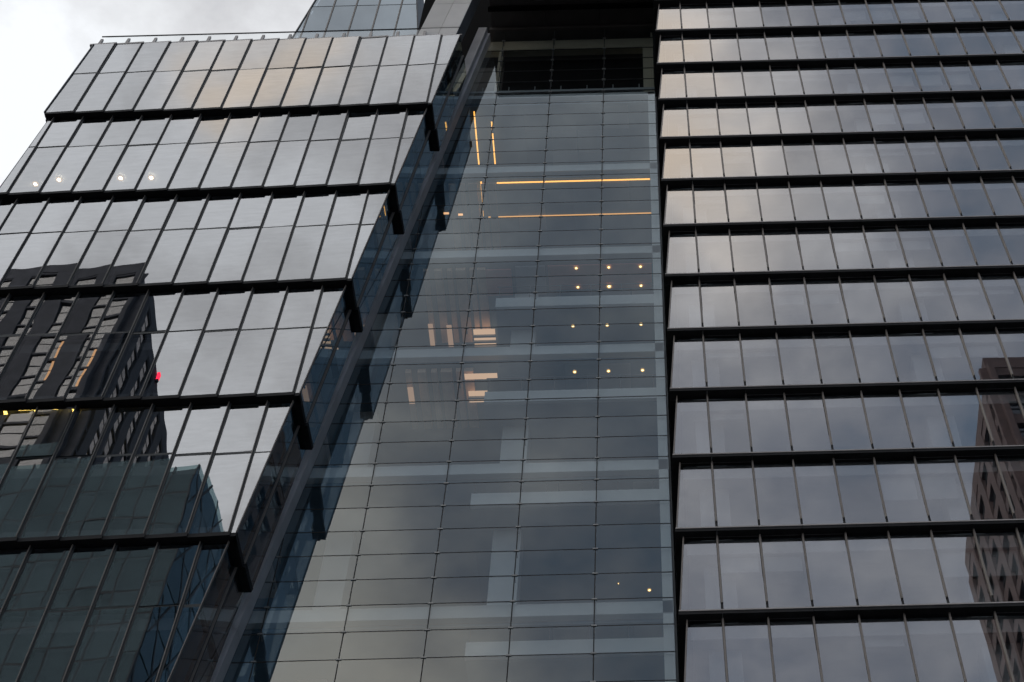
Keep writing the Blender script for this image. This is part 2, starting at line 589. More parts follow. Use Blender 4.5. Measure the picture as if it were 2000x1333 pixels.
full = {}
for k in rows_l:
    hb = 77.72 - ROWH * k                      # sill height of this row (row 0 is the top one)
    zb = hb + Z0
    top = ROWH - LSILL if k else 8.52
    s0k = S0 - 0.994 * k                      # the seams follow the slant from row to row
    xs = [s0k + BAY * i for i in range(-2, 14 + k)]
    for x0 in xs:
        for lo, hi, nm in ((0.0, TR - 0.055, 'lower'), (TR + 0.055, top, 'upper')):
            rect = [(0.012, lo), (BAY - seam, lo), (BAY - seam, hi), (0.012, hi)]
            # clip by the left edge and by the slanting right edge
            sl = 0.30 / (ROWH - LSILL)
            p = clip(rect, -1, sl, -(-30.86 - x0))
            sr = 0.1215 - 0.24 / (ROWH - LSILL)
            p = clip(p, 1, -sr, corner_x(hb) - 0.02 - x0)
            if len(p) < 3 or max(q[0] for q in p) - min(q[0] for q in p) < 0.05:
                continue
            whole = p == rect
            key = (nm, hi)
            if whole and key in full:
                me = full[key]
            else:
                me = MB().sheet([pane_pt(*q) for q in p], (0, 0.05, 0), 'glass_left', 'seam_metal').mesh('window_pane')
                if whole:
                    full[key] = me
            link('window_pane', me, lw, lloc(x0, 40.0, zb), (jit(.15), 0, jit(.18)))
        # seam post right of this panel
        for la, lb in ((0.0, top),):
            xs_ = x0 + BAY
            ra, rb = right_edge(hb, la), right_edge(hb, lb)
            if xs_ - seam < left_edge(lb) - .05 or xs_ > rb + .02:
                continue
            zlow = 0.0
            if xs_ > ra:                       # the seam starts where it meets the slanting edge
                zlow = (xs_ + 0.02 - ra) / max(1e-6, (rb - ra)) * lb
            if zlow > lb - .1:
                continue
            mb = MB()

            def yv(z, pr):
                return LEAN_L * z / (ROWH - LSILL) + pr
            a = -seam + 0.004
            c = 0.008
            z1, z2 = zlow, lb
            mb.hexa([(a, yv(z1, -0.02), z1), (c, yv(z1, -0.02), z1), (c, yv(z1, 0.25), z1), (a, yv(z1, 0.25), z1),
                     (a, yv(z2, -0.02), z2), (c, yv(z2, -0.02), z2), (c, yv(z2, 0.25), z2), (a, yv(z2, 0.25), z2)], 'seam_metal')
            mb.hexa([(a, yv(z1, -YAW - .015), z1), (a + .03, yv(z1, -YAW - .015), z1), (a + .03, yv(z1, -0.022), z1), (a, yv(z1, -0.022), z1),
                     (a, yv(z2, -YAW - .015), z2), (a + .03, yv(z2, -YAW - .015), z2), (a + .03, yv(z2, -0.022), z2), (a, yv(z2, -0.022), z2)], 'bronze')
            key = ('seam', round(zlow, 2), lb)
            me = full.get(key) or mb.mesh('mullion')
            full[key] = me
            link('mullion', me, lw, lloc(xs_, 40.0, zb))
        # transom bar behind the gap
        xa, xb = max(x0, left_edge(TR)), min(x0 + BAY - seam, right_edge(hb, TR) - .01)
        if xb - xa > .1:
            yy = LEAN_L * TR / (ROWH - LSILL)
            key = ('tr', round(xb - xa, 3), round(xa - x0, 3))
            me = full.get(key)
            if me is None:
                mb = MB()
                mb.hexa([(xa - x0, yy + .012 - YAW * (xa - x0) / BAY, TR - .09), (xb - x0, yy + .012 - YAW * (xb - x0) / BAY, TR - .09), (xb - x0, yy + .2, TR - .09), (xa - x0, yy + .2, TR - .09),
                         (xa - x0, yy + .012 - YAW * (xa - x0) / BAY, TR + .09), (xb - x0, yy + .012 - YAW * (xb - x0) / BAY, TR + .09), (xb - x0, yy + .2, TR + .09), (xa - x0, yy + .2, TR + .09)], 'seam_metal')
                me = mb.mesh('transom')
                full[key] = me
            link('transom', me, lw, lloc(x0, 40.0, zb))
        # sawtooth soffit below the sill
        xa, xb = max(x0, -30.87), min(x0 + BAY, corner_x(hb) + .02)
        if xb - xa > .1:
            ya, yb = -YAW * (xa - x0) / BAY - .015, -YAW * (xb - x0) / BAY - .015
            key = ('sof', round(xb - xa, 3), round(xa - x0, 3))
            me = full.get(key)
            if me is None:
                mb = MB()
                mb.hexa([(xa - x0, ya, -LSILL), (xb - x0 - .004, yb, -LSILL), (xb - x0 - .004, .36, -LSILL), (xa - x0, .36, -LSILL),
                         (xa - x0, ya, -.012), (xb - x0 - .004, yb, -.012), (xb - x0 - .004, .36, -.012), (xa - x0, .36, -.012)], 'dark_metal')
                me = mb.mesh('soffit_panel')
                full[key] = me
            link('soffit_panel', me, lw, lloc(x0, 40.0, zb))
    # bright edge profile down the slanting corner
    mb = MB()
    ra, rb = right_edge(hb, 0), right_edge(hb, top)
    mb.hexa([(ra, -.07, 0), (ra + .035, -.07, 0), (ra + .035, .05, 0), (ra, .05, 0),
             (rb, LEAN_L - .07, top), (rb + .035, LEAN_L - .07, top), (rb + .035, LEAN_L + .05, top), (rb, LEAN_L + .05, top)], 'bronze')
    link('corner_trim', mb.mesh('corner_trim'), lw, lloc(0, 40.0, zb))
    mb = MB()
    la, lb_ = left_edge(0), left_edge(top)
    mb.hexa([(la - .05, -.05, 0), (la + .0, -.05, 0), (la + .0, .3, 0), (la - .05, .3, 0),
             (lb_ - .05, LEAN_L - .05, top), (lb_, LEAN_L - .05, top), (lb_, LEAN_L + .3, top), (lb_ - .05, LEAN_L + .3, top)], 'seam_metal')
    link('corner_trim', mb.mesh('corner_trim'), lw, lloc(0, 40.0, zb))
    mb = MB()
    mb.hexa([(la + .01, .32, -LSILL), (la + .08, .32, -LSILL), (la + .08, 14, -LSILL), (la + .01, 14, -LSILL),
             (lb_ + .01, .34, top - .02), (lb_ + .08, .34, top - .02), (lb_ + .08, 14, top - .02), (lb_ + .01, 14, top - .02)], 'dark_metal')
    link('end_wall', mb.mesh('end_wall'), lw, lloc(0, 40.0, zb))

    # ---- the return: the slanting side that faces the atrium, two bays deep, shingled like the front
    def side_x(lz, out=0.0):
        return right_edge(hb, lz) + .03 + out
    for (ya, yb, oa, ob) in ((40.06, 41.40, 0.0, 0.02), (41.50, 42.72, 0.10, 0.13)):
        for lo, hi in ((0.0, TR - .02), (TR + .02, top)):
            ka, kb = LEAN_L * lo / (ROWH - LSILL), LEAN_L * hi / (ROWH - LSILL)
            y0a = ya + (ka if ya < 41 else 0)
            y0b = ya + (kb if ya < 41 else 0)
            pts = [(side_x(lo, oa), y0a, lo), (side_x(lo, ob), yb, lo), (side_x(hi, ob), yb, hi), (side_x(hi, oa), y0b, hi)]
            c0 = Vector((side_x(lo), (ya + yb) / 2, lo))
            me = MB().sheet([Vector(q) - c0 for q in pts], (-.05, 0, 0), 'glass_return', 'seam_metal').mesh('side_pane')
            link('side_pane', me, lw, lloc(c0.x, c0.y, zb + c0.z), (0, jit(.06), jit(.1)))
        # transom of the return
        mb = MB()
        xa, xb = side_x(TR) - .14, side_x(TR) - .012
        yt = ya + (LEAN_L * TR / (ROWH - LSILL) + .08 if ya < 41 else 0)
        mb.hexa([(xa, yt, TR - .09), (xb + oa, yt, TR - .09), (xb + ob, yb, TR - .09), (xa, yb, TR - .09),
                 (xa, yt, TR + .09), (xb + oa, yt, TR + .09), (xb + ob, yb, TR + .09), (xa, yb, TR + .09)], 'seam_metal')
        link('side_transom', mb.mesh('side_transom'), lw, lloc(0, 0, zb))
        # soffit
        mb = MB()
        xo = side_x(0)
        ys = ya - .10 if ya < 41 else ya
        ye = 41.44 if ya < 41 else yb + .02
        mb.hexa([(xo - .42, ys + (.46 if ya < 41 else 0), -LSILL), (xo - .02 + oa, ys, -LSILL), (xo - .02 + ob, ye, -LSILL), (xo - .42, ye, -LSILL),
                 (xo - .42, ys + (.46 if ya < 41 else 0), -.012), (xo + .02 + oa, ys, -.012), (xo + .02 + ob, ye, -.012), (xo - .42, ye, -.012)], 'dark_metal')
        link('side_soffit', mb.mesh('side_soffit'), lw, lloc(0, 0, zb))
    # pale blue board added behind the return glass to brighten it
    mb = MB()
    mb.hexa([(side_x(0) - .75, 40.75, .3), (side_x(0) - .65, 40.75, .3), (side_x(0) - .65, 42.7, .3), (side_x(0) - .75, 42.7, .3),
             (side_x(top) - .75, 40.75, top - .5), (side_x(top) - .65, 40.75, top - .5), (side_x(top) - .65, 42.7, top - .5), (side_x(top) - .75, 42.7, top - .5)], 'return_fill')
    link('return_fill_board', mb.mesh('return_fill_board'), lw, lloc(0, 0, zb))
    # joint between the two side bays, and the edge of the second bay
    mb = MB()
    for (y0, y1, o0, mt) in ((41.402, 41.495, -.06, 'black_seal'), (41.470, 41.498, .075, 'bronze'), (42.722, 42.76, .10, 'bronze')):
        mb.hexa([(side_x(0, o0) - .1, y0, 0), (side_x(0, o0), y0, 0), (side_x(0, o0), y1, 0), (side_x(0, o0) - .1, y1, 0),
                 (side_x(top, o0) - .1, y0, top), (side_x(top, o0), y0, top), (side_x(top, o0), y1, top), (side_x(top, o0) - .1, y1, top)], mt)
    link('side_mullion', mb.mesh('side_mullion'), lw, lloc(0, 0, zb))
    # floors inside: the ceilings show faintly through the glass
    for q, hs in enumerate((0.0, TR)):
        zs = hb + hs
        x1 = corner_x(zs) - .9
        dz = .9 if q == 0 else -.2
        mb = MB()
        mb.hexa([(-30.3, 40.5, zs + dz - .55), (x1, 40.5, zs + dz - .55), (x1, 47, zs + dz - .55), (-30.3, 47, zs + dz - .55),
                 (-30.3, 40.5, zs + dz), (x1, 40.5, zs + dz), (x1, 47, zs + dz), (-30.3, 47, zs + dz)], 'ceiling_grey')
        link('floor_slab', mb.mesh('floor_slab'), lw, lloc(0, 0, Z0))

zlo, zhi = 77.72 - ROWH * 7 + Z0, 85.7 + Z0
mb = MB()
mb.hexa([(-30.2, 45.0, zlo), (corner_x(zlo - Z0) - 1.6, 45.0, zlo), (corner_x(zlo - Z0) - 1.6, 45.3, zlo), (-30.2, 45.3, zlo),
         (-30.2, 45.0, zhi), (corner_x(zhi - Z0) - 1.6, 45.0, zhi), (corner_x(zhi - Z0) - 1.6, 45.3, zhi), (-30.2, 45.3, zhi)], 'room_wall')
link('back_wall', mb.mesh('back_wall'), lw, lloc(0, 0, 0))
boxpart('base_wall', lw, -30.4 - LX, -22 - LX, .6, 5, 0, zlo, 'cladding_dark')
# roof slab with a thin coping over each panel
mb = MB()
mb.hexa([(-30.3, 40.45, -.9), (-12.9, 40.45, -.9), (-12.9, 54, -.9), (-30.3, 54, -.9),
         (-30.3, 40.45, 0), (-12.9, 40.45, 0), (-12.9, 54, 0), (-30.3, 54, 0)], 'grey_paint')
link('roof', mb.mesh('roof'), lw, lloc(0, 0, 86.19 + Z0))
cop = MB()
cop.hexa([(0.0, .28, 0), (BAY - .01, .28 - YAW, 0), (BAY - .01, .62, 0), (0, .62, 0),
          (0.0, .28, .15), (BAY - .01, .28 - YAW, .15), (BAY - .01, .62, .15), (0, .62, .15)], 'bright_trim')
cop_me = cop.mesh('coping')
for i in range(-1, 12):
    link('coping', cop_me, lw, lloc(S0 + BAY * i, 40, 86.255 + Z0))
mb = MB()
mb.hexa([(0, .28, 0), (1.06, .28 - .06, 0), (1.06, .62, 0), (0, .62, 0), (0, .28, .09), (1.06, .22, .09), (1.06, .62, .09), (0, .62, .09)], 'bright_trim')
link('coping', mb.mesh('coping'), lw, lloc(S0 + BAY * 12, 40, 86.255 + Z0))

# slanting metal channel between the return and the atrium glass, in storey-high lengths
h = 92.7
while h > 28:
    h2 = h - FL
    mb = MB()

    def cxo(hh, o):
        return corner_x(hh) + o
    for (y0, y1, o) in ((42.80, 43.18, -.16), (43.184, 43.80, -.02)):
        hb_, ht_ = h2 + .02, h
        mb.hexa([(cxo(hb_, o) - .5, y0, hb_), (cxo(hb_, o), y0, hb_), (cxo(hb_, o), y1, hb_), (cxo(hb_, o) - .5, y1, hb_),
                 (cxo(ht_, o) - .5, y0, ht_), (cxo(ht_, o), y0, ht_), (cxo(ht_, o), y1, ht_), (cxo(ht_, o) - .5, y1, ht_)], 'channel')
    link('channel_panel', mb.mesh('channel_panel'), lw, lloc(0, 0, Z0))
    h = h2
mb = MB()
mb.hexa([(corner_x(28) - .45, 42.86, 28), (corner_x(28) - .19, 42.86, 28), (corner_x(28) - .19, 43.9, 28), (corner_x(28) - .45, 43.9, 28),
         (corner_x(92.6) - .45, 42.86, 92.6), (corner_x(92.6) - .19, 42.86, 92.6), (corner_x(92.6) - .19, 43.9, 92.6), (corner_x(92.6) - .45, 43.9, 92.6)], 'black_seal')
link('channel_back', mb.mesh('channel_back'), lw, lloc(0, 0, Z0))

# guard rail on the roof of the left wing
gr = thing('guard_rail', 'thin glass guard rail along the roof edge of the left glass block', 'railing', (-20.3, 40.52, 86.26 + Z0))
boxpart('top_rail', gr, -10.25, 10.0, -.03, .03, 1.52, 1.57, 'dark_metal')
brk = MB()
brk.hexa([(-.09, -.05, 0), (.09, -.05, 0), (.09, .10, 0), (-.09, .10, 0), (-.07, .0, 1.05), (.07, .0, 1.05), (.07, .10, 1.05), (-.07, .10, 1.05)], 'bright_trim')
brk_me = brk.mesh('bracket')
pg_me = MB().box(-BAY / 2 + .015, BAY / 2 - .015, .012, .026, .12, 1.51, 'glass_clear').mesh('glass_panel')
for i in range(13):
    link('bracket', brk_me, gr, (-10.1 + BAY * i, -.10, 0))
    link('glass_panel', pg_me, gr, (-9.3 + BAY * i, 0, 0))

# ================================================================== atrium
at = thing('atrium_front', 'tall point-fixed glass wall of wide low panes between the two office wings', 'glass wall', (-6, 43.8, 0))
AX, AY = -6.0, 43.8


def aloc(x, y, z):
    return (x - AX, y - AY, z)


AC = [-2.315 - 3.03 * i for i in range(-1, 8)]          # column lines, right to left
AC[0] = 0.62
RH = 1.3665
row_h = [86.08 + RH * (6 - i) for i in range(0, 46)]    # row lines from the top (94.28) down
gap = .022
cache = {}
for i in range(len(row_h) - 1):
    ht, hb = row_h[i], row_h[i + 1]
    for j in range(len(AC) - 1):
        xr, xl = AC[j], AC[j + 1]
        rect = [(xl + gap, hb + gap), (xr - gap, hb + gap), (xr - gap, ht - gap), (xl + gap, ht - gap)]
        p = clip(rect, -1, 0.1215, -(-9.94 - 0.1215 * 85.9 - .0))    # right of the slanting channel
        if len(p) < 3 or max(q[0] for q in p) - min(q[0] for q in p) < .05:
            continue
        cx, cz = (xl + xr) / 2, (hb + ht) / 2
        if p == rect and j > 0 and 'f' in cache:
            me = cache['f']
        else:
            me = MB().sheet([(q[0] - cx, 0, q[1] - cz) for q in p], (0, .024, 0), 'glass_atrium', 'joint').mesh('glass_pane')
            if p == rect and j > 0:
                cache['f'] = me
        link('glass_pane', me, at, aloc(cx, 43.8, cz + Z0), (jit(.035), 0, jit(.035)))
# dark silicone joints
for hh in row_h:
    xl = corner_x(hh)
    boxpart('joint', at, xl - AX, .62 - AX, .008, .034, hh - .021 + Z0, hh + .021 + Z0, 'joint')
for x in AC[1:]:
    htop = row_h[0]
    hbot = row_h[-1]
    if corner_x(htop) > x:
        htop = 85.9 + (x + 9.94) / .1215
    if htop - hbot < .5:
        continue
    boxpart('upright_joint', at, x - .021 - AX, x + .021 - AX, .010, .030, hbot + Z0, htop + Z0, 'joint')
# point fixings at every crossing: too many and too small to part
mb = MB()
for hh in row_h:
    for x in AC[1:]:
        if x > corner_x(hh) + .1:
            mb.box(x - .10, x + .10, -.035, .05, hh - .030, hh + .030, 'steel')
            mb.box(x - .03, x + .03, .05, .35, hh - .03, hh + .03, 'steel')
fx = link('glass_fixing', mb.mesh('glass_fixing'), at, aloc(0, 43.8, Z0), kind='stuff')

# ---- inside the atrium
LEV = [86.06 - 8.197 * i for i in range(0, 8)]
for i, h in enumerate(LEV):
    xl = corner_x(h) - 2.0
    zb = h + Z0
    # white slab edge right behind the glass; grey ceiling below the slab
    boxpart('slab_edge', at, xl - AX, .60 - AX, .12, .42, zb - (.66 if i else .40), zb - .03, 'white_paint')
    boxpart('ceiling', at, xl - AX, .60 - AX, .43, 9.0, zb - (.80 if i else .72), zb - .12, 'hall_ceiling')
# mid-height balconies: set in from the left, a pale parapet with a darker ceiling strip
for i, (h, xa) in enumerate(((66.02, -7.25), (58.70, -7.3), (51.9, -7.4), (43.6, -7.0))):
    zb = h + Z0
    boxpart('balcony_front', at, xa - AX, .55 - AX, .55, .72, zb - .74, zb, 'white_paint')
    boxpart('balcony_floor', at, xa - AX, .55 - AX, .73, 6.0, zb - .62, zb - .3, 'hall_ceiling')
boxpart('edge_post', at, .20 - AX, .58 - AX, .12, .40, 28 + Z0, 86 + Z0, 'white_paint')
boxpart('column', at, -6.58 - AX, -5.44 - AX, 2.0, 3.0, 20 + Z0, 68.5 + Z0, 'white_paint')
boxpart('column', at, -13.6 - AX, -12.5 - AX, 3.0, 4.0, 20 + Z0, 68.5 + Z0, 'white_paint')
boxpart('back_wall', at, -19 - AX, .6 - AX, 8.2, 8.6, 20 + Z0, 86 + Z0, 'blue_wall')
boxpart('side_wall', at, .60 - AX, .69 - AX, .45, 8.2, 20 + Z0, 86 + Z0, 'room_wall')
# red and pale panels set into the ceiling of the third hall
boxpart('ceiling_panel', at, -4.9 - AX, .15 - AX, .56, 1.95, 68.70 + Z0, 68.78 + Z0, 'red_wall')
boxpart('ceiling_panel', at, -8.0 - AX, -6.7 - AX, .70, 2.2, 68.70 + Z0, 68.78 + Z0, 'red_wall')
boxpart('ceiling_panel', at, -6.5 - AX, -5.05 - AX, .56, 2.2, 68.70 + Z0, 68.78 + Z0, 'grey_paint')
# ceiling boards of the halls, and rails on the balconies
for i, h in enumerate(LEV[:6]):
    zb = h + Z0 - (.80 if i else .72)
    for q in range(5):
        for r_ in range(4):
            x0, y0 = -6.9 + 1.5 * q, .62 + 1.5 * r_
            if i == 2 and y0 < 2:
                continue
            boxpart('ceiling_board', at, x0 + .03 - AX, x0 + 1.47 - AX, y0, y0 + 1.45, zb - .035, zb - .004, random.choice(('hall_ceiling', 'hall_ceiling', 'grey_paint')))
for i, (h, xa) in enumerate(((66.02, -7.25), (58.70, -7.3), (51.9, -7.4), (43.6, -7.0))):
    zb = h + Z0
    boxpart('hand_rail', at, xa - AX, .5 - AX, .60, .64, zb + 1.02, zb + 1.06, 'joint')
    for q in range(6):
        boxpart('rail_post', at, xa + .1 + 1.45 * q - AX, xa + .14 + 1.45 * q - AX, .60, .64, zb, zb + 1.02, 'joint')
# ceiling fins running into the depth at the left of the halls
for h, depth in ((77.0, 4.4), (68.7, 4.3), (60.4, 3.2)):
    for q, x in enumerate((-8.15, -8.6, -9.15, -9.7, -10.25, -10.85)):
        wd = (.20, .12, .24, .12, .18, .12)[q]
        if x - .2 > corner_x(h):
            boxpart('ceiling_fin', at, x - wd - AX, x + wd - AX, .62, .62 + depth, h - .07 + Z0, h + .22 + Z0, 'wood')

# dark terrace behind the top of the glass: beige frame, black screen, parapet with rail
boxpart('header', at, -9.6 - AX, .60 - AX, .55, 1.0, 92.75 + Z0, 93.95 + Z0, 'beige')
boxpart('jamb', at, -.03 - AX, .45 - AX, .55, 1.0, 86.2 + Z0, 92.75 + Z0, 'beige')
boxpart('jamb', at, -8.65 - AX, -8.40 - AX, .55, 1.0, 86.2 + Z0, 92.75 + Z0, 'beige')
boxpart('screen', at, -8.4 - AX, -.03 - AX, 1.5, 1.6, 86.0 + Z0, 93.2 + Z0, 'black')
boxpart('screen', at, -13.5 - AX, -8.40 - AX, 2.5, 2.6, 86.0 + Z0, 94.4 + Z0, 'soffit_dark')
boxpart('end_screen', at, .46 - AX, .58 - AX, .3, 6, 86.0 + Z0, 94.4 + Z0, 'beige')
boxpart('parapet', at, -10.0 - AX, .58 - AX, .06, .11, 86.13 + Z0, 86.46 + Z0, 'steel')
for i in range(7):
    boxpart('rail_post', at, -9.25 + 1.49 * i - AX, -9.2 + 1.49 * i - AX, .08, .12, 86.47 + Z0, 86.95 + Z0, 'steel')

# ================================================================== overhang above the atrium and the slanting beam
oh = thing('tower_overhang', 'dark underside of the upper storeys bridging over the top of the atrium', 'building', (-4, 44, 94 + Z0))
for i in range(5):
    y0 = -4.82 + 2.35 * i
    for j in range(3):
        x0 = -5.1 + 3.26 * j
        boxpart('soffit_panel', oh, x0, x0 + 3.24, y0, y0 + 2.32, .52, .72, 'soffit_dark')
boxpart('edge_beam', oh, -5.3, 4.68, -.35, .55, .18, .50, 'soffit_dark')
boxpart('edge_beam', oh, -5.3, 4.68, -1.75, -1.45, .34, .50, 'black')
boxpart('upper_wall', oh, -5.2, 4.68, -4.85, 8, .74, 30, 'soffit_dark')
boxpart('dark_fill', oh, -10.5, 5.3, 3.6, 3.9, -8, 18, 'black')  # black sheet added to shut out sky showing through the gaps
boxpart('dark_fill', oh, -9.25, -7.8, -1.6, -1.3, -6, 14, 'black')  # black box standing in for the shadow left of the slanted beam

bm = thing('slanted_beam', 'grey clad slanting beam rising from the roof corner towards the dark underside', 'beam', (-10.59, 40.5, 86 + Z0))


def beam_x(t):
    return .1215 * t


for i in range(6):
    ta, tb = -4.35 + 3.15 * i, -4.35 + 3.15 * (i + 1) - .03
    for (xa, xb) in ((-2.14, -1.02), (-1.0, .0)):
        mb = MB()
        mb.hexa([(beam_x(ta) + xa, 0, ta), (beam_x(ta) + xb, 0, ta), (beam_x(ta) + xb, .06, ta), (beam_x(ta) + xa, .06, ta),
                 (beam_x(tb) + xa, 0, tb), (beam_x(tb) + xb, 0, tb), (beam_x(tb) + xb, .06, tb), (beam_x(tb) + xa, .06, tb)], 'cladding')
        link('cladding_panel', mb.mesh('cladding_panel'), bm)
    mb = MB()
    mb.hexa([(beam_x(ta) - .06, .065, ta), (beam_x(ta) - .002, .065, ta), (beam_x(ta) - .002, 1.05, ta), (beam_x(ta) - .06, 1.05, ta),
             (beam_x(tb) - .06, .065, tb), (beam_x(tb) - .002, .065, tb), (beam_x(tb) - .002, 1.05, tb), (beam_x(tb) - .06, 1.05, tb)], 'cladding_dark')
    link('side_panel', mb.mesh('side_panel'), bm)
mb = MB()
mb.hexa([(beam_x(-4.3) - 2.1, .07, -4.3), (beam_x(-4.3) - .07, .07, -4.3), (beam_x(-4.3) - .07, 1.04, -4.3), (beam_x(-4.3) - 2.1, 1.04, -4.3),
         (beam_x(12) - 2.1, .07, 12), (beam_x(12) - .07, .07, 12), (beam_x(12) - .07, 1.04, 12), (beam_x(12) - 2.1, 1.04, 12)], 'black_seal')
link('core', mb.mesh('core'), bm)

# ================================================================== tower behind, top left
bt = thing('background_tower', 'blue grey gridded glass tower rising behind the roof of the left block', 'building', (-20, 50, 86))


def bl(h):
    return -24.17 + (h - 108.3) * .111


def br(h):
    return -15.66 - (h - 108.1) * .112


hh = 92.0
while hh < 136:
    xc = -18.87
    cols = [xc + 1.62 * i for i in range(-6, 7)]
    for x0 in cols:
        rect = [(x0 + .05, hh + .05), (x0 + 1.57, hh + .05), (x0 + 1.57, hh + 4.05), (x0 + .05, hh + 4.05)]
        p = clip(rect, -1, .111, -(-24.17 - .111 * 108.3))
        p = clip(p, 1, .112, -15.66 + .112 * 108.1)
        if len(p) < 3:
            continue
        cx, cz = x0 + .8, hh + 2
        me = MB().sheet([(q[0] - cx, 0, q[1] - cz) for q in p], (0, .04, 0), 'glass_far', 'frame_dark').mesh('window_pane')
        link('window_pane', me, bt, (cx + 20, 0, cz + Z0 - 86), (jit(.07), 0, jit(.07)))
    boxpart('floor_band', bt, bl(hh) + 20, br(hh) + 20, .03, .3, hh - .05 + Z0 - 86, hh + .05 + Z0 - 86, 'frame_dark')
    hh += 4.1
for i in range(-5, 6):
    x = -18.87 + 1.62 * i
    ht = 136.4
    if x < bl(ht):
        ht = 108.3 + (x + 24.17) / .111
    if x > br(ht):
        ht = 108.1 - (x + 15.66) / .112
    if ht < 93:
        continue
    boxpart('mullion', bt, x - .05 + 20, x + .05 + 20, -.05, .28, 92 + Z0 - 86, ht + Z0 - 86, 'bronze')
mb = MB()
mb.hexa([(bl(92) + .1, .31, 92), (br(92) - .1, .31, 92), (br(92) - .1, 12, 92), (bl(92) + .1, 12, 92),
         (bl(136) + .1, .31, 136), (br(136) - .1, .31, 136), (br(136) - .1, 12, 136), (bl(136) + .1, 12, 136)], 'cladding_dark')
link('core', mb.mesh('core'), bt, (20, 0, Z0 - 86))
for fx_, s in ((bl, -1), (br, 1)):
    mb = MB()
    a, b = fx_(92), fx_(136)
    mb.hexa([(a - .04, -.06, 92), (a + .04, -.06, 92), (a + .04, .3, 92), (a - .04, .3, 92),
             (b - .04, -.06, 136), (b + .04, -.06, 136), (b + .04, .3, 136), (b - .04, .3, 136)], 'frame_dark')
    link('edge_trim', mb.mesh('edge_trim'), bt, (20, 0, Z0 - 86))

# ================================================================== buildings across the street, seen mirrored in the glass
def highrise(root, P0, P1, z1, bay, fl, z_from, pier_w, sp_h, wall, win, depth=.35, lit=None, label_rows=None):
    """windows between piers and spandrels on the face from P0 to P1 (plan points), facing left of P0->P1"""
    d = Vector((P1[0] - P0[0], P1[1] - P0[1], 0))
    ln = d.length
    ang = math.atan2(d.y, d.x)
    n = max(1, round(ln / bay))
    bw = ln / n
    org = Vector((P0[0], P0[1], 0)) - root.location
    rot = (0, 0, ang)

    def put(name, me, s, z):
        c, si = math.cos(ang), math.sin(ang)
        return link(name, me, root, (org.x + c * s, org.y + si * s, z), rot)
    H = z1 - z_from
    put('parapet', MB().box(-.04, ln + .04, -.06, depth + .1, 0.004, 2.2, wall).mesh('parapet'), 0, z1 - .9)
    z1 = z1 - .9
    H = H - .9
    pier = MB().box(-pier_w / 2, pier_w / 2, -.05, depth, 0, H, wall).mesh('pier')
    for i in range(n + 1):
        put('pier', pier, i * bw, z_from)
    nf = int(H / fl)
    span = MB().box(-bw / 2 + pier_w / 2, bw / 2 - pier_w / 2, .02, depth - .05, 0, sp_h, wall).mesh('spandrel')
    wm = {}
    for m_ in (win, 'lit_blind', 'lit_room'):
        mb = MB()
        a = bw / 2 - pier_w / 2
        mb.box(-a, a, depth * .75, depth * .75 + .05, 0, fl - sp_h, win)
        if m_ == 'lit_blind':              # lamplight down the edge of a drawn blind
            mb.box(-a, -a + .42, depth * .6, depth * .74, .02, fl - sp_h - .02, m_)
        elif m_ != win:
            mb.box(-a * .4, a * .4, depth * .6, depth * .74, .3, fl - sp_h - 1.2, m_)
        mb.box(-a, a, depth * .55, depth * .74, (fl - sp_h) * .55, (fl - sp_h) * .55 + .1, 'frame_dark')
        wm[m_] = mb.mesh('window')
    for f in range(nf):
        z = z1 - fl * (f + 1)
        for i in range(n):
            s = (i + .5) * bw
            put('spandrel', span, s, z + fl - sp_h)
            k = win
            if lit:
                k = lit(f, i, n) or win
            put('window', wm[k], s, z)


# brick tower on the left: front at y=-20, side running back
zt = 178.0 + Z0
bA = thing('brick_tower', 'dark brick tower with tall window columns mirrored in the left glass', 'building', (-84, -32, 0))


def lit_front(f, i, n):
    if f in (3, 4, 5) and i in range(0, 8):
        return 'lit_blind' if (i + f) % 3 else None
    return None


highrise(bA, (-67.4, -20.0), (-112.0, -20.0), zt, 4.9, 4.2, zt - 4.2 * 24, 2.3, .35, 'brick_dark', 'window_dark', .22, lit_front)


def lit_side(f, i, n):
    if i == 1 and f in (9, 12, 15, 18):
        return 'lit_room'
    return None


highrise(bA, (-74.6, -57.5), (-67.4, -20.0), zt, 4.4, 4.2, zt - 4.2 * 24, 2.1, .35, 'brick_dark', 'window_dark', .22, lit_side)
mb = MB()
pl = [(-112, -20.3), (-112, -57), (-74.9, -57), (-67.75, -20.3)]
c = bA.location
mb.sheet([(x - c.x, y - c.y, zt + .2) for x, y in pl], (0, 0, -(zt + .2)), 'brick_dark')
link('body', mb.mesh('body'), bA)
bc = thing('beacon', 'small red warning light on the roof edge of the mirrored brick tower', 'light', (-70.3, -36.5, zt + .1))
link('base', MB().box(-.2, .2, -.2, .2, -.1, .35, 'frame_dark').mesh('base'), bc)
link('lamp', MB().box(-.18, .18, -.18, .18, .36, 1.5, 'beacon').mesh('lamp'), bc)

